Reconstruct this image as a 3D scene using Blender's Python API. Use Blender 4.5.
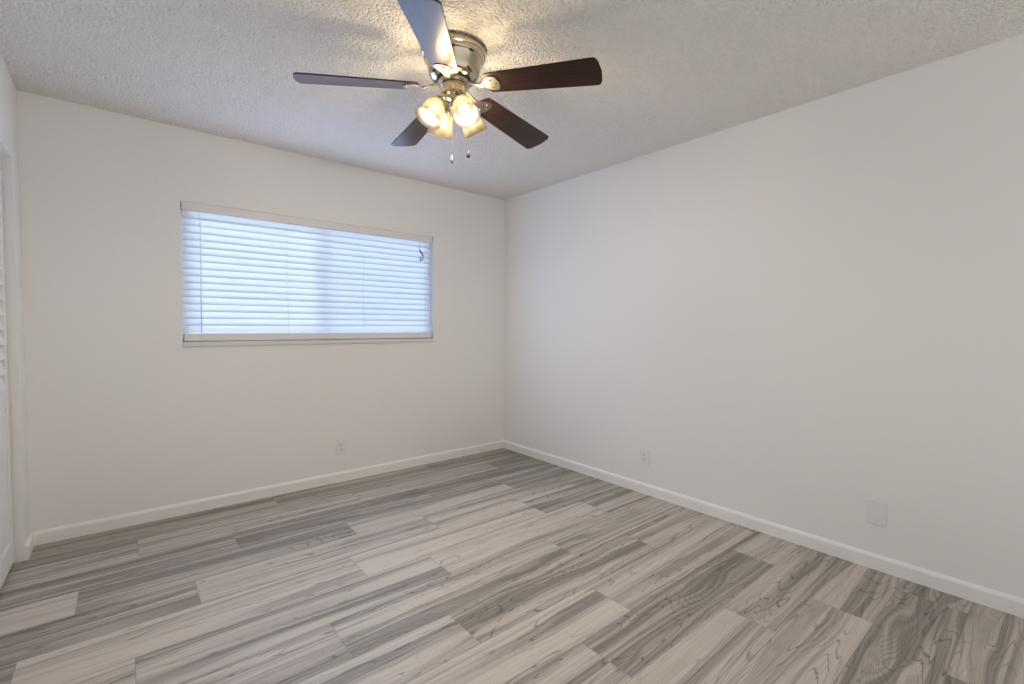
import bpy, bmesh, math, random
from mathutils import Vector, Matrix

for _o in list(bpy.data.objects):
    bpy.data.objects.remove(_o, do_unlink=True)
S = bpy.context.scene
COL = S.collection
PI = math.pi
H = 2.44            # ceiling height
WID = 3.302         # room width (x from -WID to 0)
REAR = -4.6         # how far the room is built towards and behind the viewer

# ------------------------------------------------------------------ camera
cam_d = bpy.data.cameras.new('camera')
cam_d.sensor_fit = 'HORIZONTAL'
cam_d.sensor_width = 36.0
cam_d.lens = 466.38 / 1024 * 36.0
cam_d.clip_start = 0.02
cam = bpy.data.objects.new('camera', cam_d)
COL.objects.link(cam)
yaw, pitch, roll = 0.694416845, -0.0353015, 0.00566809
f = Vector((math.sin(yaw) * math.cos(pitch), math.cos(yaw) * math.cos(pitch), math.sin(pitch)))
r0 = Vector((math.cos(yaw), -math.sin(yaw), 0))
u0 = r0.cross(f)
r = r0 * math.cos(roll) + u0 * math.sin(roll)
u = -r0 * math.sin(roll) + u0 * math.cos(roll)
M = Matrix((r, u, -f)).transposed().to_4x4()
M.translation = Vector((-2.892521, -3.595567, 1.2156))
cam.matrix_world = M
S.camera = cam

# ------------------------------------------------------------------ world, sun, exposure
S.view_settings.view_transform = 'Standard'
S.view_settings.look = 'None'
S.view_settings.gamma = 1.0
S.view_settings.use_curve_mapping = False
S.view_settings.exposure = 0.0
S.cycles.use_denoising = True
S.cycles.max_bounces = 16
S.cycles.diffuse_bounces = 8
S.cycles.transparent_max_bounces = 16
S.cycles.sample_clamp_indirect = 6.0
S.cycles.caustics_reflective = False
S.cycles.caustics_refractive = False

WORLD_STRENGTH = 0.78
BULB_WATT = 14.2
SUN_STRENGTH = 13.5
w = bpy.data.worlds.new('daylight')
S.world = w
w.use_nodes = True
bg = w.node_tree.nodes['Background']
bg.inputs[0].default_value = (1.0, 0.955, 0.93, 1)
bg.inputs[1].default_value = WORLD_STRENGTH
# added brightness below the horizon to lift the ceiling, dimmer above it
_nt = w.node_tree
_tc = _nt.nodes.new('ShaderNodeTexCoord')
_sx = _nt.nodes.new('ShaderNodeSeparateXYZ')
_rp = _nt.nodes.new('ShaderNodeValToRGB')
_rp.color_ramp.elements[0].position = 0.42
_rp.color_ramp.elements[0].color = (1.42, 1.37, 1.29, 1)
_rp.color_ramp.elements[1].position = 0.58
_rp.color_ramp.elements[1].color = (0.86, 0.835, 0.84, 1)
_ma = _nt.nodes.new('ShaderNodeMath')
_ma.operation = 'MULTIPLY_ADD'
_ma.inputs[1].default_value = 0.5
_ma.inputs[2].default_value = 0.5
_nt.links.new(_tc.outputs['Generated'], _sx.inputs[0])
_nt.links.new(_sx.outputs['Z'], _ma.inputs[0])
_nt.links.new(_ma.outputs[0], _rp.inputs[0])
_nt.links.new(_rp.outputs[0], bg.inputs[0])

sun_d = bpy.data.lights.new('sun', 'SUN')
sun_d.energy = SUN_STRENGTH
sun_d.angle = math.radians(100)
sun_d.color = (0.60, 0.78, 1.0)
sun = bpy.data.objects.new('sun', sun_d)
COL.objects.link(sun)
sun.location = (-1.7, 6, 4)
sun.rotation_euler = Vector((0.0, 1.0, 0.25)).to_track_quat('Z', 'Y').to_euler()


WINDOW_WATT = 12.5
# added area lamp on the room side of the blind, standing in for daylight
wl_d = bpy.data.lights.new('window_fill', 'AREA')
wl_d.shape = 'RECTANGLE'
wl_d.size = 1.76
wl_d.size_y = 0.80
wl_d.energy = WINDOW_WATT
wl_d.color = (0.46, 0.60, 1.0)
wl = bpy.data.objects.new('window_fill', wl_d)
COL.objects.link(wl)
wl.location = (-1.702, -0.008, 1.545)
wl.rotation_euler = (-math.pi / 2, 0, 0)


# ------------------------------------------------------------------ materials
def new_mat(name, col=(0.8, 0.8, 0.8), rough=0.5, metal=0.0, spec=0.5):
    m = bpy.data.materials.new(name)
    m.use_nodes = True
    b = m.node_tree.nodes['Principled BSDF']
    b.inputs['Base Color'].default_value = (*col, 1)
    b.inputs['Roughness'].default_value = rough
    b.inputs['Metallic'].default_value = metal
    b.inputs['Specular IOR Level'].default_value = spec
    return m


def N(m, typ, **kw):
    n = m.node_tree.nodes.new(typ)
    for k, v in kw.items():
        setattr(n, k, v)
    return n


def L(m, a, b):
    m.node_tree.links.new(a, b)


def bump_noise(m, scale, strength, dist, detail=3.0, coords='Object'):
    tc = N(m, 'ShaderNodeTexCoord')
    nz = N(m, 'ShaderNodeTexNoise')
    nz.inputs['Scale'].default_value = scale
    nz.inputs['Detail'].default_value = detail
    bp = N(m, 'ShaderNodeBump')
    bp.inputs['Strength'].default_value = strength
    bp.inputs['Distance'].default_value = dist
    L(m, tc.outputs[coords], nz.inputs['Vector'])
    L(m, nz.outputs[0], bp.inputs['Height'])
    L(m, bp.outputs[0], m.node_tree.nodes['Principled BSDF'].inputs['Normal'])
    return nz, bp


M_WALL = new_mat('wall_paint', (0.86, 0.85, 0.835), 0.6, spec=0.25)
bump_noise(M_WALL, 60, 0.12, 0.002, 4)

M_CEIL = new_mat('popcorn_ceiling', (0.91, 0.88, 0.835), 0.9, spec=0.1)
tc = N(M_CEIL, 'ShaderNodeTexCoord')
nz = N(M_CEIL, 'ShaderNodeTexNoise')
nz.inputs['Scale'].default_value = 48
nz.inputs['Detail'].default_value = 4
nz.inputs['Roughness'].default_value = 0.65
vo = N(M_CEIL, 'ShaderNodeTexVoronoi')
vo.inputs['Scale'].default_value = 80
mx = N(M_CEIL, 'ShaderNodeMath', operation='SUBTRACT')
bp = N(M_CEIL, 'ShaderNodeBump')
bp.inputs['Strength'].default_value = 1.0
bp.inputs['Distance'].default_value = 0.012
L(M_CEIL, tc.outputs['Object'], nz.inputs['Vector'])
L(M_CEIL, tc.outputs['Object'], vo.inputs['Vector'])
L(M_CEIL, nz.outputs[0], mx.inputs[0])
L(M_CEIL, vo.outputs['Distance'], mx.inputs[1])
L(M_CEIL, mx.outputs[0], bp.inputs['Height'])
L(M_CEIL, bp.outputs[0], M_CEIL.node_tree.nodes['Principled BSDF'].inputs['Normal'])

M_TRIM = new_mat('trim_paint', (0.89, 0.875, 0.86), 0.35, spec=0.4)
bump_noise(M_TRIM, 25, 0.05, 0.001, 2)
M_DOOR = new_mat('door_paint', (0.84, 0.83, 0.82), 0.4, spec=0.4)
bump_noise(M_DOOR, 40, 0.05, 0.001, 2)
M_PLATE = new_mat('plate_plastic', (0.825, 0.81, 0.80), 0.35)
bump_noise(M_PLATE, 200, 0.03, 0.0005, 2)
M_SLOT = new_mat('slot_dark', (0.12, 0.11, 0.1), 0.6)
M_GREY = new_mat('grey_plastic', (0.45, 0.47, 0.50), 0.4)
M_WAND = new_mat('wand_plastic', (0.70, 0.73, 0.78), 0.3)
M_CORD = new_mat('grey_cord', (0.24, 0.25, 0.28), 0.6)
M_SILL = new_mat('sill_marble', (0.72, 0.71, 0.70), 0.3)
bump_noise(M_SILL, 30, 0.05, 0.001, 3)
M_FRAME = new_mat('window_aluminium', (0.80, 0.81, 0.82), 0.4)
bump_noise(M_FRAME, 80, 0.03, 0.0005, 2)
M_RAIL = new_mat('blind_rail', (0.80, 0.785, 0.77), 0.4)
bump_noise(M_RAIL, 60, 0.04, 0.0005, 2)


def brushed(name, col, rough):
    m = new_mat(name, col, rough, metal=1.0)
    tc = N(m, 'ShaderNodeTexCoord')
    mp = N(m, 'ShaderNodeMapping')
    mp.inputs['Scale'].default_value = (6, 6, 300)
    nz = N(m, 'ShaderNodeTexNoise')
    nz.inputs['Scale'].default_value = 3
    mr = N(m, 'ShaderNodeMapRange')
    mr.inputs['To Min'].default_value = rough * 0.8
    mr.inputs['To Max'].default_value = rough * 1.25
    L(m, tc.outputs['Object'], mp.inputs['Vector'])
    L(m, mp.outputs[0], nz.inputs['Vector'])
    L(m, nz.outputs[0], mr.inputs['Value'])
    L(m, mr.outputs[0], m.node_tree.nodes['Principled BSDF'].inputs['Roughness'])
    return m


M_NICKEL = brushed('brushed_nickel', (0.55, 0.485, 0.37), 0.16)
M_IRON = brushed('satin_nickel_iron', (0.29, 0.27, 0.235), 0.40)
M_DARKGAP = new_mat('dark_metal', (0.05, 0.045, 0.04), 0.5, metal=0.6)  # dark fob; also paints the shaded gap under the motor


def wood_blade():
    m = new_mat('walnut_blade', (0.05, 0.02, 0.01), 0.28, spec=0.42)
    b = m.node_tree.nodes['Principled BSDF']
    tc = N(m, 'ShaderNodeTexCoord')
    mp = N(m, 'ShaderNodeMapping')
    mp.inputs['Scale'].default_value = (5, 70, 20)
    nz = N(m, 'ShaderNodeTexNoise')
    nz.inputs['Scale'].default_value = 1.6
    nz.inputs['Detail'].default_value = 6
    nz.inputs['Distortion'].default_value = 0.6
    rp = N(m, 'ShaderNodeValToRGB')
    e = rp.color_ramp.elements
    e[0].position, e[0].color = 0.30, (0.006, 0.0022, 0.0012, 1)
    e[1].position, e[1].color = 0.72, (0.055, 0.021, 0.010, 1)
    L(m, tc.outputs['Object'], mp.inputs['Vector'])
    L(m, mp.outputs[0], nz.inputs['Vector'])
    L(m, nz.outputs[0], rp.inputs[0])
    L(m, rp.outputs[0], b.inputs['Base Color'])
    return m


M_BLADE = wood_blade()


def emission(name, col, strength):
    m = bpy.data.materials.new(name)
    m.use_nodes = True
    nt = m.node_tree
    nt.nodes.clear()
    o = nt.nodes.new('ShaderNodeOutputMaterial')
    e = nt.nodes.new('ShaderNodeEmission')
    e.inputs[0].default_value = (*col, 1)
    e.inputs[1].default_value = strength
    nt.links.new(e.outputs[0], o.inputs[0])
    return m


M_BULB = emission('bulb_glow', (1.0, 0.86, 0.62), 2.2)
_nt = M_BULB.node_tree
_ad = _nt.nodes.new('ShaderNodeAddShader')
_tp = _nt.nodes.new('ShaderNodeBsdfTransparent')
_nt.links.new(_nt.nodes['Emission'].outputs[0], _ad.inputs[0])
_nt.links.new(_tp.outputs[0], _ad.inputs[1])
_nt.links.new(_ad.outputs[0], _nt.nodes['Material Output'].inputs[0])


def frosted_glass():
    m = bpy.data.materials.new('frosted_shade_glass')
    m.use_nodes = True
    nt = m.node_tree
    nt.nodes.clear()
    o = nt.nodes.new('ShaderNodeOutputMaterial')
    tr = nt.nodes.new('ShaderNodeBsdfTranslucent')
    tr.inputs[0].default_value = (0.031, 0.0240, 0.0150, 1)
    df = nt.nodes.new('ShaderNodeBsdfDiffuse')
    df.inputs[0].default_value = (0.013, 0.0102, 0.0064, 1)
    tp = nt.nodes.new('ShaderNodeBsdfTransparent')
    tp.inputs[0].default_value = (1.0, 0.93, 0.8, 1)
    gl = nt.nodes.new('ShaderNodeBsdfGlossy')
    gl.inputs['Roughness'].default_value = 0.5
    tc = nt.nodes.new('ShaderNodeTexCoord')
    nz = nt.nodes.new('ShaderNodeTexNoise')
    nz.inputs['Scale'].default_value = 60
    mr = nt.nodes.new('ShaderNodeMapRange')
    mr.inputs['To Min'].default_value = 0.36
    mr.inputs['To Max'].default_value = 0.40
    nt.links.new(tc.outputs['Object'], nz.inputs['Vector'])
    nt.links.new(nz.outputs[0], mr.inputs['Value'])
    m1 = nt.nodes.new('ShaderNodeMixShader')
    nt.links.new(mr.outputs[0], m1.inputs[0])
    nt.links.new(tr.outputs[0], m1.inputs[1])
    nt.links.new(df.outputs[0], m1.inputs[2])
    m2 = nt.nodes.new('ShaderNodeMixShader')
    m2.inputs[0].default_value = 0.42
    nt.links.new(m1.outputs[0], m2.inputs[1])
    nt.links.new(tp.outputs[0], m2.inputs[2])
    m3 = nt.nodes.new('ShaderNodeMixShader')
    m3.inputs[0].default_value = 0.02
    nt.links.new(m2.outputs[0], m3.inputs[1])
    nt.links.new(gl.outputs[0], m3.inputs[2])
    nt.links.new(m3.outputs[0], o.inputs[0])
    return m


M_SHADE = frosted_glass()


def blind_slat():
    m = bpy.data.materials.new('blind_slat')
    m.use_nodes = True
    nt = m.node_tree
    nt.nodes.clear()
    o = nt.nodes.new('ShaderNodeOutputMaterial')
    tr = nt.nodes.new('ShaderNodeBsdfTranslucent')
    tr.inputs[0].default_value = (0.86, 0.90, 0.95, 1)
    df = nt.nodes.new('ShaderNodeBsdfDiffuse')
    tc = nt.nodes.new('ShaderNodeTexCoord')
    nz = nt.nodes.new('ShaderNodeTexNoise')
    nz.inputs['Scale'].default_value = 25
    rp = nt.nodes.new('ShaderNodeValToRGB')
    rp.color_ramp.elements[0].color = (0.82, 0.82, 0.82, 1)
    rp.color_ramp.elements[1].color = (0.86, 0.86, 0.86, 1)
    nt.links.new(tc.outputs['Object'], nz.inputs['Vector'])
    nt.links.new(nz.outputs[0], rp.inputs[0])
    nt.links.new(rp.outputs[0], df.inputs[0])
    mx = nt.nodes.new('ShaderNodeMixShader')
    mx.inputs[0].default_value = 0.5
    nt.links.new(tr.outputs[0], mx.inputs[1])
    nt.links.new(df.outputs[0], mx.inputs[2])
    nt.links.new(mx.outputs[0], o.inputs[0])
    return m


M_SLAT = blind_slat()


def pane_glass(name, tint):
    m = bpy.data.materials.new(name)
    m.use_nodes = True
    nt = m.node_tree
    nt.nodes.clear()
    o = nt.nodes.new('ShaderNodeOutputMaterial')
    tp = nt.nodes.new('ShaderNodeBsdfTransparent')
    tp.inputs[0].default_value = (*tint, 1)
    gl = nt.nodes.new('ShaderNodeBsdfGlossy')
    gl.inputs['Roughness'].default_value = 0.02
    fr = nt.nodes.new('ShaderNodeFresnel')
    fr.inputs[0].default_value = 1.45
    mx = nt.nodes.new('ShaderNodeMixShader')
    nt.links.new(fr.outputs[0], mx.inputs[0])
    nt.links.new(tp.outputs[0], mx.inputs[1])
    nt.links.new(gl.outputs[0], mx.inputs[2])
    nt.links.new(mx.outputs[0], o.inputs[0])
    return m


M_GLASS = pane_glass('clear_pane', (0.96, 0.98, 1.0))
M_SCREEN = pane_glass('screened_pane', (0.88, 0.92, 0.98))


def math_node(m, op, a=None, b=None, clamp=False):
    n = N(m, 'ShaderNodeMath', operation=op, use_clamp=clamp)
    for i, x in enumerate((a, b)):
        if x is None:
            continue
        if isinstance(x, (int, float)):
            n.inputs[i].default_value = x
        else:
            L(m, x, n.inputs[i])
    return n.outputs[0]


def smooth(m, x, lo, hi, t0=0.0, t1=1.0):
    n = N(m, 'ShaderNodeMapRange', interpolation_type='SMOOTHSTEP')
    n.inputs['From Min'].default_value = lo
    n.inputs['From Max'].default_value = hi
    n.inputs['To Min'].default_value = t0
    n.inputs['To Max'].default_value = t1
    L(m, x, n.inputs['Value'])
    return n.outputs[0]


def plank_material():
    m = new_mat('wood_look_plank', (0.5, 0.47, 0.43), 0.42, spec=0.35)
    b = m.node_tree.nodes['Principled BSDF']
    uv = N(m, 'ShaderNodeUVMap')
    uv.uv_map = 'plank_uv'
    at = N(m, 'ShaderNodeAttribute')
    at.attribute_name = 'plank_tone'
    sep = N(m, 'ShaderNodeSeparateColor')
    L(m, at.outputs['Color'], sep.inputs[0])
    tone, dens, swirl = sep.outputs[0], sep.outputs[1], sep.outputs[2]

    def noise(sx, sy, scale, detail, rough=0.5, dist=0.0, vec=None):
        mp = N(m, 'ShaderNodeMapping')
        mp.inputs['Scale'].default_value = (sx, sy, 1)
        L(m, vec or uv.outputs[0], mp.inputs['Vector'])
        n = N(m, 'ShaderNodeTexNoise')
        n.inputs['Scale'].default_value = scale
        n.inputs['Detail'].default_value = detail
        n.inputs['Roughness'].default_value = rough
        n.inputs['Distortion'].default_value = dist
        L(m, mp.outputs[0], n.inputs['Vector'])
        return n
    # figure: a stretched height field; its level sets are the grain lines
    fig = noise(0.32, 5.5, 1.3, 1.0, 0.40, 0.10).outputs[0]
    knots = noise(1.15, 6.5, 1.5, 1.0, 0.45, 0.40).outputs[0]
    mixf = N(m, 'ShaderNodeMix', data_type='FLOAT')
    kf = math_node(m, 'MULTIPLY', swirl, 0.50)
    L(m, kf, mixf.inputs[0])
    L(m, fig, mixf.inputs[2])
    L(m, knots, mixf.inputs[3])
    field = mixf.outputs[0]
    # broad and narrow dark bands running with the plank, bent by the same figure
    comb = N(m, 'ShaderNodeCombineXYZ')
    L(m, math_node(m, 'MULTIPLY', math_node(m, 'SUBTRACT', field, 0.5), 0.22), comb.inputs[1])
    vadd = N(m, 'ShaderNodeVectorMath', operation='ADD')
    L(m, uv.outputs[0], vadd.inputs[0])
    L(m, comb.outputs[0], vadd.inputs[1])
    bent = vadd.outputs[0]
    band = noise(0.34, 11.0, 1.25, 2.0, 0.5, 0.0, bent).outputs[0]
    streak = noise(0.55, 42.0, 1.3, 3.0, 0.6, 0.0, bent).outputs[0]
    shift = math_node(m, 'MULTIPLY', math_node(m, 'SUBTRACT', dens, 0.40), 0.26)
    bsum = math_node(m, 'ADD', math_node(m, 'ADD', math_node(m, 'MULTIPLY', band, 0.55), math_node(m, 'MULTIPLY', streak, 0.45)), shift)
    bandv = smooth(m, bsum, 0.40, 0.67)
    # thin grain lines: level sets, clearer inside the bands
    ph = math_node(m, 'MULTIPLY', math_node(m, 'ADD', field, math_node(m, 'MULTIPLY', streak, 0.03)), 104.0)
    sn = math_node(m, 'ABSOLUTE', math_node(m, 'SINE', ph))
    line = smooth(m, sn, 0.0, 0.36, 1.0, 0.0)
    fine = noise(1.6, 130.0, 1.5, 3.0, 0.6).outputs[0]
    finev = smooth(m, fine, 0.38, 0.72)
    lmask = smooth(m, math_node(m, 'ADD', math_node(m, 'ADD', math_node(m, 'MULTIPLY', knots, 0.6), math_node(m, 'MULTIPLY', band, 0.4)), shift), 0.41, 0.58, 0.18, 1.0)
    linev = math_node(m, 'MULTIPLY', line, lmask)
    c1 = N(m, 'ShaderNodeMix', data_type='RGBA')
    c1.inputs[6].default_value = (0.59, 0.540, 0.477, 1)
    c1.inputs[7].default_value = (0.215, 0.195, 0.169, 1)
    L(m, bandv, c1.inputs[0])
    c2 = N(m, 'ShaderNodeMix', data_type='RGBA')
    L(m, math_node(m, 'MULTIPLY', linev, 0.72), c2.inputs[0])
    L(m, c1.outputs[2], c2.inputs[6])
    c2.inputs[7].default_value = (0.095, 0.084, 0.071, 1)
    c3 = N(m, 'ShaderNodeMix', data_type='RGBA')
    L(m, math_node(m, 'MULTIPLY', finev, 0.20), c3.inputs[0])
    L(m, c2.outputs[2], c3.inputs[6])
    c3.inputs[7].default_value = (0.22, 0.196, 0.174, 1)
    hsv = N(m, 'ShaderNodeHueSaturation')
    L(m, c3.outputs[2], hsv.inputs['Color'])
    L(m, math_node(m, 'ADD', math_node(m, 'MULTIPLY', tone, 0.5), 0.75), hsv.inputs['Value'])
    L(m, hsv.outputs[0], b.inputs['Base Color'])
    bp = N(m, 'ShaderNodeBump')
    bp.inputs['Strength'].default_value = 0.08
    bp.inputs['Distance'].default_value = 0.001
    L(m, finev, bp.inputs['Height'])
    L(m, bp.outputs[0], b.inputs['Normal'])
    return m


M_PLANK = plank_material()
M_GROUT = new_mat('plank_joint', (0.30, 0.275, 0.25), 0.7)


# ------------------------------------------------------------------ mesh helpers
def obj(name, bm, mats, parent=None, smooth_shade=False, bevel=None, auto=None):
    me = bpy.data.meshes.new(name)
    bmesh.ops.recalc_face_normals(bm, faces=bm.faces[:])
    bm.to_mesh(me)
    bm.free()
    if not isinstance(mats, (list, tuple)):
        mats = [mats]
    for x in mats:
        me.materials.append(x)
    o = bpy.data.objects.new(name, me)
    COL.objects.link(o)
    if smooth_shade:
        for p in me.polygons:
            p.use_smooth = True
        if auto:
            me.set_sharp_from_angle(angle=math.radians(auto))
    if bevel:
        md = o.modifiers.new('bevel', 'BEVEL')
        md.width = bevel
        md.segments = 2
        md.limit_method = 'ANGLE'
        md.angle_limit = math.radians(40)
    if parent:
        o.parent = parent
    return o


def struct(name, bm, mats, parent=None, **kw):
    o = obj(name, bm, mats, parent, **kw)
    if parent is None:
        o['kind'] = 'structure'
    return o


def empty(name, loc, rz=0.0):
    o = bpy.data.objects.new(name, None)
    o.empty_display_size = 0.1
    COL.objects.link(o)
    o.location = loc
    o.rotation_euler = (0, 0, rz)
    return o


def tag(o, label, cat, group=None):
    o['label'] = label
    o['category'] = cat
    if group:
        o['group'] = group
    return o


def add_box(bm, x0, x1, y0, y1, z0, z1, mat=0, mtx=None):
    vs = [bm.verts.new((x, y, z)) for x in (x0, x1) for y in (y0, y1) for z in (z0, z1)]
    if mtx is not None:
        for v in vs:
            v.co = mtx @ v.co
    for q in ((0, 1, 3, 2), (4, 6, 7, 5), (0, 4, 5, 1), (2, 3, 7, 6), (0, 2, 6, 4), (1, 5, 7, 3)):
        fc = bm.faces.new([vs[i] for i in q])
        fc.material_index = mat
    return vs


def box(*a, **k):
    bm = bmesh.new()
    add_box(bm, *a, **k)
    return bm


def add_lathe(bm, prof, seg=48, mtx=None, closed=False):
    """revolve (r, z) about z"""
    rings = []
    for (rr, z) in prof:
        if rr < 1e-6:
            v = bm.verts.new((0, 0, z))
            rings.append([v])
        else:
            rings.append([bm.verts.new((rr * math.cos(2 * PI * i / seg), rr * math.sin(2 * PI * i / seg), z)) for i in range(seg)])
    n = len(rings)
    for a in range(n if closed else n - 1):
        A, B = rings[a], rings[(a + 1) % n]
        for i in range(seg):
            j = (i + 1) % seg
            if len(A) == 1 and len(B) == 1:
                continue
            if len(A) == 1:
                bm.faces.new((A[0], B[i], B[j]))
            elif len(B) == 1:
                bm.faces.new((A[i], B[0], A[j]))
            else:
                bm.faces.new((A[i], B[i], B[j], A[j]))
    if mtx is not None:
        for ring in rings:
            for v in ring:
                v.co = mtx @ v.co


def add_tube(bm, pts, rad, seg=10, cap=True):
    pts = [Vector(p) for p in pts]
    rings = []
    for i, p in enumerate(pts):
        d = (pts[min(i + 1, len(pts) - 1)] - pts[max(i - 1, 0)]).normalized()
        ref = Vector((0, 0, 1)) if abs(d.z) < 0.95 else Vector((1, 0, 0))
        a = d.cross(ref).normalized()
        b = d.cross(a).normalized()
        rr = rad[i] if isinstance(rad, (list, tuple)) else rad
        rings.append([bm.verts.new(p + a * rr * math.cos(2 * PI * k / seg) + b * rr * math.sin(2 * PI * k / seg)) for k in range(seg)])
    for A, B in zip(rings, rings[1:]):
        for k in range(seg):
            j = (k + 1) % seg
            bm.faces.new((A[k], A[j], B[j], B[k]))
    if cap:
        bm.faces.new(rings[0][::-1])
        bm.faces.new(rings[-1])


def add_prism(bm, outline, z0, z1, fn=None):
    """extrude a 2-D outline (x, y) between z0 and z1; fn maps the points"""
    fn = fn or (lambda p: p)
    A = [bm.verts.new(fn(Vector((x, y, z0)))) for x, y in outline]
    B = [bm.verts.new(fn(Vector((x, y, z1)))) for x, y in outline]
    n = len(outline)
    for i in range(n):
        j = (i + 1) % n
        bm.faces.new((A[i], A[j], B[j], B[i]))
    bm.faces.new(A[::-1])
    bm.faces.new(B)


# ------------------------------------------------------------------ room shell
WX0, WX1, WZ0, WZ1 = -2.607, -0.797, 1.099, 1.986      # window opening
WT = 0.16                                              # outer wall thickness
CY0, CY1, CZ = -1.70, -0.205, 2.03                     # closet opening in the left wall
CD = 0.62                                              # closet depth


def wall_with_hole_y():
    bm = bmesh.new()
    X0, X1 = -WID - 0.12, 0.12
    add_box(bm, X0, WX0, 0, WT, -0.05, H + 0.1)
    add_box(bm, WX1, X1, 0, WT, -0.05, H + 0.1)
    add_box(bm, WX0, WX1, 0, WT, WZ1, H + 0.1)
    add_box(bm, WX0, WX1, 0, WT, -0.05, WZ0 - 0.029)
    return bm


struct('wall_back', wall_with_hole_y(), M_WALL)
struct('wall_right', box(0, 0.12, REAR, 0, -0.05, H + 0.1), M_WALL)

bm = bmesh.new()
T = 0.11
add_box(bm, -WID - T, -WID, CY1, 0, -0.05, H + 0.1)
add_box(bm, -WID - T, -WID, REAR, CY0, -0.05, H + 0.1)
add_box(bm, -WID - T, -WID, CY0, CY1, CZ, H + 0.1)
struct('wall_left', bm, M_WALL)

bm = bmesh.new()
add_box(bm, -WID - CD - 0.1, -WID - CD, CY0 - 0.1, CY1 + 0.1, -0.05, H + 0.1)
add_box(bm, -WID - CD, -WID - T, CY1, CY1 + 0.1, -0.05, H + 0.1)
add_box(bm, -WID - CD, -WID - T, CY0 - 0.1, CY0, -0.05, H + 0.1)
struct('wall_closet', bm, M_WALL)

struct('ceiling', box(-WID - CD, 0.0, REAR, 0.0, H, H + 0.1), M_CEIL)

# floor: every plank is its own face with its own figure
ROWS = [0.0, -0.03, -0.268, -0.51, -0.745, -0.975, -1.212, -1.452, -1.70, -1.95, -2.185, -2.425, -2.66, -2.88, -3.11, -3.35, -3.59, -3.83, -4.07, -4.31, REAR]
JOINT = [-2.9, -2.11, -2.853, -2.43, -1.87, -2.655, -2.008, -2.882, -2.27, -1.864, -1.245, -1.562, -0.916, -0.543, -1.35, -0.693, -1.6, -0.9, -2.0, -0.5]
PL = 1.2
# (tone, dark density, swirl) for the planks one can make out; key = (row, index from the right wall)
TONE = {
    (1, 0): (.42, .70, .2), (1, 1): (.45, .62, .2), (1, 2): (.45, .60, .1),
    (2, 0): (.40, .72, .2), (2, 1): (.52, .42, .2), (2, 2): (.55, .40, .1), (2, 3): (.55, .45, .1),
    (3, 0): (.45, .5, .2), (3, 1): (.42, .72, .2), (3, 2): (.44, .72, .3), (3, 3): (.48, .58, .2),
    (4, 0): (.45, .62, .3), (4, 1): (.50, .55, .2), (4, 2): (.46, .66, .3), (4, 3): (.60, .25, .1),
    (5, 0): (.5, .6, .3), (5, 1): (.54, .40, .3), (5, 2): (.56, .38, .3), (5, 3): (.46, .66, .1),
    (6, 0): (.48, .55, .4), (6, 1): (.60, .26, .2), (6, 2): (.60, .42, .2), (6, 3): (.5, .6, .2),
    (7, 0): (.52, .5, .4), (7, 1): (.60, .30, .6), (7, 2): (.58, .48, .4), (7, 3): (.56, .4, .2),
    (8, 0): (.52, .40, .6), (8, 1): (.58, .46, .9), (8, 2): (.56, .50, .7),
    (9, 0): (.50, .60, .6), (9, 1): (.52, .62, 1.0), (9, 2): (.60, .42, .6),
    (10, 0): (.5, .5, .3), (10, 1): (.60, .30, .3), (10, 2): (.64, .26, .3),
    (11, 0): (.52, .5, .6), (11, 1): (.50, .64, 1.0), (11, 2): (.62, .34, .5),
    (12, 0): (.54, .44, .7), (12, 1): (.58, .36, .3), (12, 2): (.6, .4, .5),
    (13, 0): (.52, .46, .6), (13, 1): (.58, .40, .4), (14, 0): (.50, .62, 1.0), (14, 1): (.5, .66, 1.0),
    (15, 0): (.52, .56, .6), (15, 1): (.50, .62, .9),
}
rng = random.Random(11)
bm = bmesh.new()
uvl = bm.loops.layers.uv.new('plank_uv')
cl = bm.loops.layers.float_color.new('plank_tone')
XL, G = -WID - CD, 0.0011
for ri in range(len(ROWS) - 1):
    yt, yb = ROWS[ri], ROWS[ri + 1]
    j = JOINT[ri]
    while j < 0:
        j += PL
    xr, k = j, 0
    xs = []
    while xr > XL:
        xs.append((max(xr - PL, XL), min(xr, 0.0)))
        xr -= PL
    xs = [s for s in xs if s[1] - s[0] > 0.01]
    for k, (xa, xb) in enumerate(xs):
        t = TONE.get((ri, k)) or (rng.uniform(.42, .6), rng.uniform(.3, .66), rng.uniform(0.1, .9))
        ou, ov = rng.uniform(0, 60), rng.uniform(0, 60)
        vs = [bm.verts.new(p) for p in ((xa + G, yb + G, 0), (xb - G, yb + G, 0), (xb - G, yt - G, 0), (xa + G, yt - G, 0))]
        fc = bm.faces.new(vs)
        fc.material_index = 0
        for lp in fc.loops:
            lp[uvl].uv = (lp.vert.co.x + ou, lp.vert.co.y + ov)
            lp[cl] = (*t, 1)
add_box(bm, XL, 0.0, REAR, 0.0, -0.05, -0.0008, mat=1)
struct('floor', bm, [M_PLANK, M_GROUT])

# baseboards
BH, BT = 0.076, 0.014
PROF = [(0, 0), (BT, 0), (BT, BH - 0.016), (BT - 0.003, BH - 0.008), (BT - 0.008, BH - 0.002), (0.003, BH), (0, BH)]


def baseboard(name, a, b, nrm):
    """run from a to b, nrm points into the room"""
    bm = bmesh.new()
    a, b, nrm = Vector(a), Vector(b), Vector(nrm)
    A = [bm.verts.new(a + nrm * t + Vector((0, 0, z))) for t, z in PROF]
    B = [bm.verts.new(b + nrm * t + Vector((0, 0, z))) for t, z in PROF]
    n = len(PROF)
    for i in range(n):
        j = (i + 1) % n
        bm.faces.new((A[i], A[j], B[j], B[i]))
    bm.faces.new(A[::-1])
    bm.faces.new(B)
    return struct(name, bm, M_TRIM)


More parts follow.
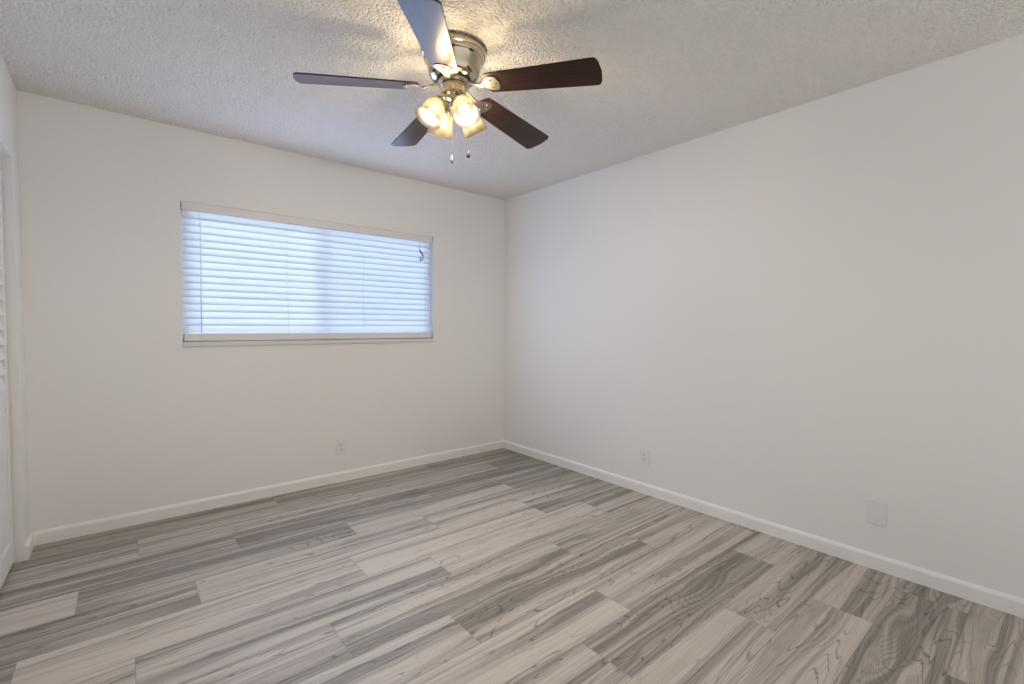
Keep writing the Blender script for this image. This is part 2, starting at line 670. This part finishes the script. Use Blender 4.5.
baseboard('baseboard_back', (-WID, 0, 0), (0, 0, 0), (0, -1, 0))
baseboard('baseboard_right', (0, -BT, 0), (0, REAR, 0), (-1, 0, 0))
baseboard('baseboard_left', (-WID, -BT, 0), (-WID, CY1, 0), (1, 0, 0))

# ------------------------------------------------------------------ window
bm = bmesh.new()
add_box(bm, WX0, WX1, -0.014, WT, WZ0 - 0.029, WZ0)
struct('trim_1', bm, M_SILL, bevel=0.003)

win = empty('window_1', ((WX0 + WX1) / 2, 0.11, WZ0))
win['kind'] = 'structure'
cx, cz = (WX0 + WX1) / 2, WZ0
wx0, wx1, wz1 = WX0 - cx, WX1 - cx, WZ1 - cz
bm = bmesh.new()
fw = 0.020
add_box(bm, wx0, wx0 + fw, -0.03, 0.04, 0, wz1)
add_box(bm, wx1 - fw, wx1, -0.03, 0.04, 0, wz1)
add_box(bm, wx0 + fw, wx1 - fw, -0.03, 0.04, 0, fw)
add_box(bm, wx0 + fw, wx1 - fw, -0.03, 0.04, wz1 - fw, wz1)
obj('window_frame', bm, M_FRAME, win, bevel=0.002)


def sash(x0, x1, y0, y1, glass):
    bm = bmesh.new()
    s = 0.026
    z0, z1 = fw, wz1 - fw
    add_box(bm, x0, x0 + s, y0, y1, z0, z1)
    add_box(bm, x1 - s, x1, y0, y1, z0, z1)
    add_box(bm, x0 + s, x1 - s, y0, y1, z0, z0 + s)
    add_box(bm, x0 + s, x1 - s, y0, y1, z1 - s, z1)
    o = obj('sash', bm, M_FRAME, win, bevel=0.002)
    ym = (y0 + y1) / 2
    obj('pane', box(x0 + s, x1 - s, ym - 0.002, ym + 0.002, z0 + s, z1 - s), glass, o)


xm = -1.73 - cx
sash(wx0 + fw, xm + 0.017, 0.008, 0.032, M_GLASS)
sash(xm - 0.017, wx1 - fw, -0.022, 0.004, M_SCREEN)

# ------------------------------------------------------------------ window blind
BY = 0.036                     # blind plane, set just inside the opening
bl = empty('window_blind', (cx, BY, WZ1))
tag(bl, 'white horizontal slat blind hanging in the window, glowing with daylight', 'blind')
bx0, bx1 = WX0 + 0.006 - cx, WX1 - 0.012 - cx
bm = bmesh.new()
add_box(bm, bx0, bx1, -0.0355, 0.022, -0.050, -0.0005)
obj('headrail', bm, M_RAIL, bl, bevel=0.003)
bm = bmesh.new()
PITCH, TOP, NS = 0.0455, -0.070, 17
tilt = math.radians(74)
SW = 0.060
slat_z = []
for i in range(NS):
    zc = TOP - i * PITCH
    slat_z.append(zc)
    sag = 0.0
    prof = []
    for k in range(7):
        t = -1 + 2 * k / 6
        c = 0.0025 * (1 - t * t)              # crowned slat
        a = t * SW / 2
        # lower edge towards the room
        yy = -a * math.cos(tilt) * -1 - c * math.sin(tilt)
        zz = a * math.sin(tilt) + c * math.cos(tilt)
        prof.append((yy, zz))
    nx = 24
    rnd = random.Random(100 + i)
    ph = rnd.uniform(0, 6)
    top, bot = [], []
    for s in range(nx + 1):
        x = bx0 + 0.004 + (bx1 - bx0 - 0.008) * s / nx
        wob = 0.0012 * math.sin(ph + x * 3.0)
        top.append([bm.verts.new((x, y, zc + z + wob)) for y, z in prof])
        bot.append([bm.verts.new((x, y + 0.0012, zc + z + wob - 0.0016)) for y, z in prof])
    for s in range(nx):
        for k in range(6):
            bm.faces.new((top[s][k], top[s + 1][k], top[s + 1][k + 1], top[s][k + 1]))
            bm.faces.new((bot[s][k + 1], bot[s + 1][k + 1], bot[s + 1][k], bot[s][k]))
        for k in (0, 6):
            bm.faces.new((top[s][k], bot[s][k], bot[s + 1][k], top[s + 1][k]))
    for s in (0, nx):
        for k in range(6):
            bm.faces.new((top[s][k], top[s][k + 1], bot[s][k + 1], bot[s][k]))
obj('blind_slats', bm, M_SLAT, bl, smooth_shade=True, auto=40)
zb = -(WZ1 - 1.154)
obj('bottom_rail', box(bx0 + 0.004, bx1 - 0.004, -0.028, 0.030, zb - 0.049, zb), M_RAIL, bl, bevel=0.004)
for px in (-2.50, -1.98, -1.42, -0.87):
    bm = bmesh.new()
    for yy in (-0.0175, 0.0165):
        add_tube(bm, [(px - cx, yy, -0.05), (px - cx, yy, zb - 0.002)], 0.0009, 6)
    obj('ladder_cord', bm, M_SLAT, bl, smooth_shade=True)
# tilt wand with its hook
bm = bmesh.new()
wxp = -2.504 - cx
add_tube(bm, [(wxp, -0.044, -0.075), (wxp, -0.044, -0.45), (wxp - 0.002, -0.044, -0.83)], [0.0036, 0.0036, 0.0044], 8)
add_tube(bm, [(wxp, -0.036, -0.040), (wxp, -0.042, -0.050), (wxp, -0.044, -0.078)], 0.0018, 6)
o = obj('tilt_wand', bm, M_WAND, bl, smooth_shade=True)
o['label'] = 'thin grey tilt wand'
# bundled lift cord near the right end
bm = bmesh.new()
qx = -0.918 - cx
add_tube(bm, [(qx - .018, -0.030, -.048), (qx - .018, -0.040, -.120), (qx - .012, -0.042, -.142), (qx + .004, -0.043, -.158), (qx + .014, -0.044, -.178), (qx + .012, -0.044, -.200),
              (qx - .002, -0.044, -.218), (qx - .016, -0.044, -.216), (qx - .016, -0.043, -.200), (qx - .004, -0.042, -.185)], [.0012, .002, .009, .010, .0075, .007, .007, .007, .0065, .004], 8)
o = obj('lift_cord', bm, M_CORD, bl, smooth_shade=True)
o['label'] = 'bundled grey lift cord'
# bracket at the left end
bm = bmesh.new()
add_box(bm, bx0 - 0.004, bx0 + 0.004, -0.0365, 0.024, -0.052, -0.001)
add_box(bm, bx0 - 0.004, bx0 + 0.006, -0.043, -0.034, -0.034, -0.020)
o = obj('end_bracket', bm, M_GREY, bl, bevel=0.0015)
o['label'] = 'grey metal end bracket'

# ------------------------------------------------------------------ closet bifold door
DX = -WID - 0.036          # front face of the leaves
dr = empty('door_1', (DX, (CY0 + CY1) / 2, 0))
dr['kind'] = 'structure'
dy0 = (CY0 + CY1) / 2
LW = (CY1 - CY0 - 0.022) / 4
DZ0, DZ1 = 0.018, CZ - 0.012
ST = 0.052
for li in range(4):
    ya = CY0 + 0.011 + li * LW + 0.0015 - dy0
    yb = ya + LW - 0.003
    t = 0.030
    bm = bmesh.new()
    add_box(bm, -t, 0, ya, ya + ST, DZ0, DZ1)
    add_box(bm, -t, 0, yb - ST, yb, DZ0, DZ1)
    for z0, z1 in ((DZ0, DZ0 + 0.11), (0.80, 0.90), (DZ1 - 0.06, DZ1)):
        add_box(bm, -t, 0, ya + ST, yb - ST, z0, z1)
    leaf = obj('door_leaf', bm, M_DOOR, dr, bevel=0.002)
    bm = bmesh.new()
    z = 0.905
    while z < DZ1 - 0.066:
        mtx = Matrix.Translation((-t / 2, 0, z + 0.03)) @ Matrix.Rotation(math.radians(-15), 4, 'Y')
        add_box(bm, -0.0035, 0.0035, ya + ST - 0.004, yb - ST + 0.004, -0.043, 0.043, mtx=mtx)
        z += 0.0715
    obj('louver_panel', bm, M_DOOR, leaf)
    bm = bmesh.new()
    # raised panel: flat field with a sloped margin
    y0p, y1p, z0p, z1p = ya + ST, yb - ST, DZ0 + 0.11, 0.80
    add_box(bm, -t + 0.004, -0.012, y0p - .004, y1p + .004, z0p - .004, z1p + .004)
    ms = 0.035
    outer = [bm.verts.new((-0.0115, y, zz)) for y, zz in ((y0p + .006, z0p + .006), (y1p - .006, z0p + .006), (y1p - .006, z1p - .006), (y0p + .006, z1p - .006))]
    inner = [bm.verts.new((-0.002, y, zz)) for y, zz in ((y0p + ms, z0p + ms), (y1p - ms, z0p + ms), (y1p - ms, z1p - ms), (y0p + ms, z1p - ms))]
    for i in range(4):
        bm.faces.new((outer[i], outer[(i + 1) % 4], inner[(i + 1) % 4], inner[i]))
    bm.faces.new(inner)
    obj('raised_panel', bm, M_DOOR, leaf)
    if li in (1, 2):
        bm = bmesh.new()
        yk = (yb - ST / 2) if li == 1 else (ya + ST / 2)
        add_lathe(bm, [(0, 0), (.010, 0), (.007, .008), (.009, .014), (.016, .022), (.014, .030), (0, .033)], 20, Matrix.Translation((0, yk, 0.95)) @ Matrix.Rotation(PI / 2, 4, 'Y'))
        obj('door_knob', bm, M_DOOR, leaf, smooth_shade=True)
# head track inside the opening
struct('trim_2', box(-WID - 0.068, -WID - 0.034, CY0, CY1, CZ - 0.010, CZ), M_FRAME)

# ------------------------------------------------------------------ outlets and blank plate


def rounded_rect(w_, h_, rad, n=5):
    pts = []
    for cx_, cy_, a0 in ((w_ / 2 - rad, h_ / 2 - rad, 0), (-w_ / 2 + rad, h_ / 2 - rad, 90), (-w_ / 2 + rad, -h_ / 2 + rad, 180), (w_ / 2 - rad, -h_ / 2 + rad, 270)):
        for k in range(n + 1):
            a = math.radians(a0 + 90 * k / n)
            pts.append((cx_ + rad * math.cos(a), cy_ + rad * math.sin(a)))
    return pts


UP = Matrix(((1, 0, 0, 0), (0, 0, -1, 0), (0, 1, 0, 0), (0, 0, 0, 1)))   # local (x, y, z) -> (x, -z, y): stands up facing -y


def plate(parent, w_, h_):
    bm = bmesh.new()
    for (s, z0, z1) in ((0, 0, 0.003), (0.003, 0.003, 0.0058)):
        add_prism(bm, rounded_rect(w_ - 2 * s, h_ - 2 * s, 0.005), z0, z1, lambda p: UP @ p)
    return obj('cover_plate', bm, M_PLATE, parent, bevel=0.001)


def screw(parent, z):
    bm = bmesh.new()
    add_lathe(bm, [(0, 0.0066), (.0026, 0.0064), (.0032, 0.0058)], 14, Matrix.Translation((0, 0, z)) @ UP)
    add_box(bm, -.0024, .0024, -0.0070, -0.0064, z - .0004, z + .0004, mat=1)
    return obj('screw', bm, [M_PLATE, M_SLOT], parent)


def outlet(loc, rz, label):
    t = empty('wall_outlet', loc, rz)
    tag(t, label, 'outlet', 'duplex outlets on the walls')
    plate(t, 0.078, 0.124)
    for s in (-1, 1):
        bm = bmesh.new()
        zc = s * 0.0195
        pts = []
        for k in range(28):
            a = 2 * PI * k / 28
            pts.append((0.0172 * math.cos(a), max(-0.0135, min(0.0135, 0.0172 * math.sin(a))) + zc))
        add_prism(bm, pts, 0.0058, 0.0078, lambda p: UP @ p)
        rc = obj('receptacle', bm, M_PLATE, t)
        bm = bmesh.new()
        add_box(bm, -.0078, -.0054, -0.0086, -0.0074, zc - .0015, zc + .0075)
        add_box(bm, .0054, .0078, -0.0086, -0.0074, zc - .0005, zc + .0075)
        add_prism(bm, [(0.0028 * math.cos(2 * PI * k / 12), zc - .0078 + 0.0028 * math.sin(2 * PI * k / 12)) for k in range(12)], 0.0072, 0.0086, lambda p: UP @ p)
        obj('slot', bm, M_SLOT, rc)
    screw(t, 0)
    return t


outlet((-1.616, 0, 0.268), 0, 'white duplex outlet on the back wall below the window')
outlet((0, -1.638, 0.270), -PI / 2, 'white duplex outlet low on the right wall, nearer the room corner')
t = empty('blank_wall_plate', (0, -2.993, 0.286), -PI / 2)
tag(t, 'white blank wall plate without sockets, low on the right wall', 'wall plate')
plate(t, 0.086, 0.124)
for zz in (-0.042, 0.042):
    screw(t, zz)

# ------------------------------------------------------------------ ceiling fan
FX, FY = -1.7377, -1.7927
fan = empty('ceiling_fan', (FX, FY, H))
tag(fan, 'brushed nickel ceiling fan with five dark walnut blades and four lit frosted shades', 'ceiling fan')
bm = bmesh.new()
add_lathe(bm, [(0, 0), (.137, 0), (.138, -.011), (.1405, -.013), (.142, -.017), (.1425, -.024), (.139, -.030), (.1345, -.032), (.1335, -.046), (.131, -.050), (.127, -.053), (.1245, -.060), (.121, -.071),
               (.117, -.085), (.113, -.100), (.109, -.113), (.102, -.124), (.090, -.131), (.074, -.134), (0, -.134)], 72)
obj('motor_housing', bm, M_NICKEL, fan, smooth_shade=True, auto=35)
bm = bmesh.new()
add_lathe(bm, [(0, -.134), (.078, -.134), (.078, -.140), (0, -.140)], 56)  # dark disc put in for the shade between motor and flywheel
o = obj('gap_shade_ring', bm, M_DARKGAP, fan, smooth_shade=True, auto=35)
o['label'] = 'dark ring for the shaded gap under the motor'
bm = bmesh.new()
add_lathe(bm, [(0, -.140), (.070, -.140), (.073, -.143), (.073, -.153), (.070, -.156), (0, -.156)], 56)
obj('flywheel', bm, M_NICKEL, fan, smooth_shade=True, auto=35)
bm = bmesh.new()
add_lathe(bm, [(0, -.156), (.056, -.156), (.0585, -.159), (.0585, -.163), (.056, -.166), (.056, -.196), (.058, -.199), (.057, -.205), (.048, -.214), (.030, -.221), (.016, -.225),
               (.014, -.240), (.019, -.246), (.020, -.254), (.012, -.264), (.008, -.272), (.010, -.278), (.006, -.286), (0, -.288)], 48)
obj('switch_housing', bm, M_NICKEL, fan, smooth_shade=True, auto=35)

A0 = -1.0457
W0, W1, RT, BPITCH, OFF, DROOP = 0.1174, 0.152, 0.6608, -0.2154, -0.0087, 0.0757
ZB = 2.2475 - H
RB = 0.152          # blade root


def blade_outline():
    pts = []

    def wd(rr):
        return (W0 + (W1 - W0) * (rr - .2) / .45) / 2
    # root, rounded
    n = 8
    for k in range(n + 1):
        a = PI / 2 + PI * k / n
        pts.append((RB + 0.022 + 0.022 * math.cos(a), (wd(RB) - 0.0) * math.sin(a) * (0.92 + 0.08 * abs(math.sin(a)))))
    # lower edge to the tip (y negative)
    for k in range(1, 7):
        rr = RB + 0.03 + (RT - 0.045 - RB - 0.03) * k / 6
        pts.append((rr, -wd(rr)))
    # tip: shallow arc with tight corners
    hw = wd(RT - 0.04)
    n = 18
    for k in range(1, n):
        a = -PI / 2 + PI * k / n
        e = 0.26
        cx_ = math.copysign(abs(math.cos(a)) ** e, math.cos(a))
        sy = math.copysign(abs(math.sin(a)) ** e, math.sin(a))
        bulge = 0.014 * (1 - sy * sy)
        pts.append((RT - 0.045 + 0.031 * cx_ + bulge, hw * sy))
    for k in range(6, 0, -1):
        rr = RB + 0.03 + (RT - 0.045 - RB - 0.03) * k / 6
        pts.append((rr, wd(rr)))
    return pts


def bmap(p):
    """blade coordinates (radial, chord, thickness) -> the blade's own frame (x radial, z up)"""
    rr, c, t = p
    x = rr
    y = OFF + c * math.cos(BPITCH) - t * math.sin(BPITCH)
    z = ZB - DROOP * (rr - .4) + c * math.sin(BPITCH) + t * math.cos(BPITCH)
    return Vector((x, y, z))


IRON_T = 0.004
plate_out = []
# shield shaped mounting plate, wide at the outer end
n = 14
for k in range(n + 1):
    a = -PI / 2 + PI * k / n
    plate_out.append((0.199 + 0.024 * math.cos(a), 0.042 * math.sin(a)))
plate_out += [(0.184, 0.0400), (0.170, 0.034), (0.157, 0.025), (0.147, 0.016), (0.138, 0.012)]
plate_out += [(x, -y) for x, y in plate_out[-1:-6:-1]]

for k in range(5):
    an = A0 + k * 2 * PI / 5
    bm = bmesh.new()
    add_prism(bm, blade_outline(), -0.003, 0.003, bmap)
    bl_o = obj('fan_blade', bm, M_BLADE, fan, bevel=0.0012)
    bl_o.rotation_euler = (0, 0, an)
    # blade iron: arm from the flywheel with an S bend, then the plate under the blade
    bm = bmesh.new()
    add_prism(bm, plate_out, -0.003 - IRON_T, -0.0035, bmap)
    p_end = bmap((0.150, 0, -0.005))
    pts = []
    p0 = Vector((0.062, 0, -0.150))
    for s in range(11):
        t = s / 10
        e = t * t * (3 - 2 * t)
        q = p0.lerp(p_end, t)
        q.z = p0.z + (p_end.z - p0.z) * e - 0.006 * math.sin(PI * t)
        pts.append(q)
    rings = []
    for s, q in enumerate(pts):
        t = s / 10
        hw = 0.014 - 0.005 * math.sin(PI * t) + 0.002 * t
        tilt_ = BPITCH * t
        rings.append([bm.verts.new(q + Vector((0, sy * hw * math.cos(tilt_), sy * hw * math.sin(tilt_) + sz * 0.0035))) for sy, sz in ((-1, -1), (1, -1), (1, 1), (-1, 1))])
    for Aq, Bq in zip(rings, rings[1:]):
        for i in range(4):
            bm.faces.new((Aq[i], Aq[(i + 1) % 4], Bq[(i + 1) % 4], Bq[i]))
    bm.faces.new(rings[0][::-1])
    bm.faces.new(rings[-1])
    iron = obj('blade_iron', bm, M_IRON, fan, bevel=0.0012)
    iron.rotation_euler = (0, 0, an)
    for (rr, c) in ((0.207, 0.0), (0.188, 0.022), (0.188, -0.022)):
        bm = bmesh.new()
        cpt = bmap((rr, c, -0.0068))
        add_lathe(bm, [(.0044, 0), (.004, -.0016), (.002, -.0026), (0, -.0028)], 12, Matrix.Translation(cpt) @ Matrix.Rotation(BPITCH, 4, 'X'))
        obj('screw', bm, M_NICKEL, iron, smooth_shade=True)

SHADE_PROF = [(.021, 0), (.027, -.003), (.036, -.012), (.0425, -.025), (.0455, -.040), (.0462, -.055), (.0475, -.068), (.051, -.082), (.0565, -.094), (.0615, -.103),
              (.0605, -.1045), (.0545, -.0955), (.0485, -.083), (.0447, -.068), (.0432, -.055), (.0425, -.040), (.0395, -.026), (.033, -.0145), (.025, -.006), (.021, -.004)]
for az in (267, 177, 87, 357):
    a = math.radians(az)
    neck = Vector((0.070 * math.cos(a) - .0045, 0.070 * math.sin(a) + .0035, 2.197 - H))
    mouth = Vector((0.122 * math.cos(a) - .0045, 0.122 * math.sin(a) + .0035, 2.107 - H))
    d = (mouth - neck).normalized()
    q = d.to_track_quat('-Z', 'Y').to_matrix().to_4x4()
    mt = Matrix.Translation(neck) @ q
    # arm and socket cup
    bm = bmesh.new()
    add_tube(bm, [(0.045 * math.cos(a), 0.045 * math.sin(a), -.206), (0.062 * math.cos(a), 0.062 * math.sin(a), -.216), neck - d * 0.02, neck + d * 0.002], [0.008, 0.0085, 0.009, 0.009], 12)
    add_lathe(bm, [(0, .020), (.016, .018), (.022, .010), (.0235, 0), (.0235, -.006), (.020, -.006), (.019, 0), (0, .002)], 28, mt)
    arm = obj('light_arm', bm, M_NICKEL, fan, smooth_shade=True, auto=40)
    bm = bmesh.new()
    add_lathe(bm, SHADE_PROF, 44, mt, closed=True)
    o = obj('lamp_shade', bm, M_SHADE, fan, smooth_shade=True, auto=60)
    o['label'] = 'frosted bell shaped glass shade'
    bm = bmesh.new()
    add_lathe(bm, [(.010, -.002), (.011, -.018), (.016, -.030), (.0215, -.043), (.0225, -.053), (.019, -.065), (.011, -.073), (0, -.076)], 24, mt)
    o = obj('light_bulb', bm, M_BULB, fan, smooth_shade=True)
    o['label'] = 'glowing warm bulb'
    ld = bpy.data.lights.new('bulb_light', 'POINT')
    ld.energy = BULB_WATT
    ld.color = (1.0, 0.90, 0.73)
    ld.shadow_soft_size = 0.016
    lo = bpy.data.objects.new('bulb_light', ld)
    COL.objects.link(lo)
    lo.parent = fan
    lo.location = neck + d * 0.064

right = Vector((math.cos(yaw), -math.sin(yaw), 0))
fwd = Vector((math.sin(yaw), math.cos(yaw), 0))


def pull_chain(off, z0, z1, dark):
    p = right * off[0] + fwd * off[1]
    bm = bmesh.new()
    z = z0
    while z > z1:
        mt = Matrix.Translation((p.x, p.y, z))
        bmesh.ops.create_icosphere(bm, subdivisions=1, radius=0.0019, matrix=mt)
        z -= 0.0034
    ch = obj('pull_chain', bm, M_IRON, fan, smooth_shade=True)
    bm = bmesh.new()
    add_lathe(bm, [(0, .018), (.0025, .017), (.003, .010), (.006, .002), (.0085, -.006), (.008, -.012), (.004, -.016), (0, -.017)], 16, Matrix.Translation((p.x, p.y, z1 - .012)))
    fb = obj('chain_fob', bm, M_DARKGAP if dark else M_NICKEL, ch, smooth_shade=True)
    if dark:
        fb['label'] = 'dark fob'


pull_chain((-.007, -0.012), -.240, 1.965 - H, False)
pull_chain((.063, .02), -.190, 2.003 - H, True)
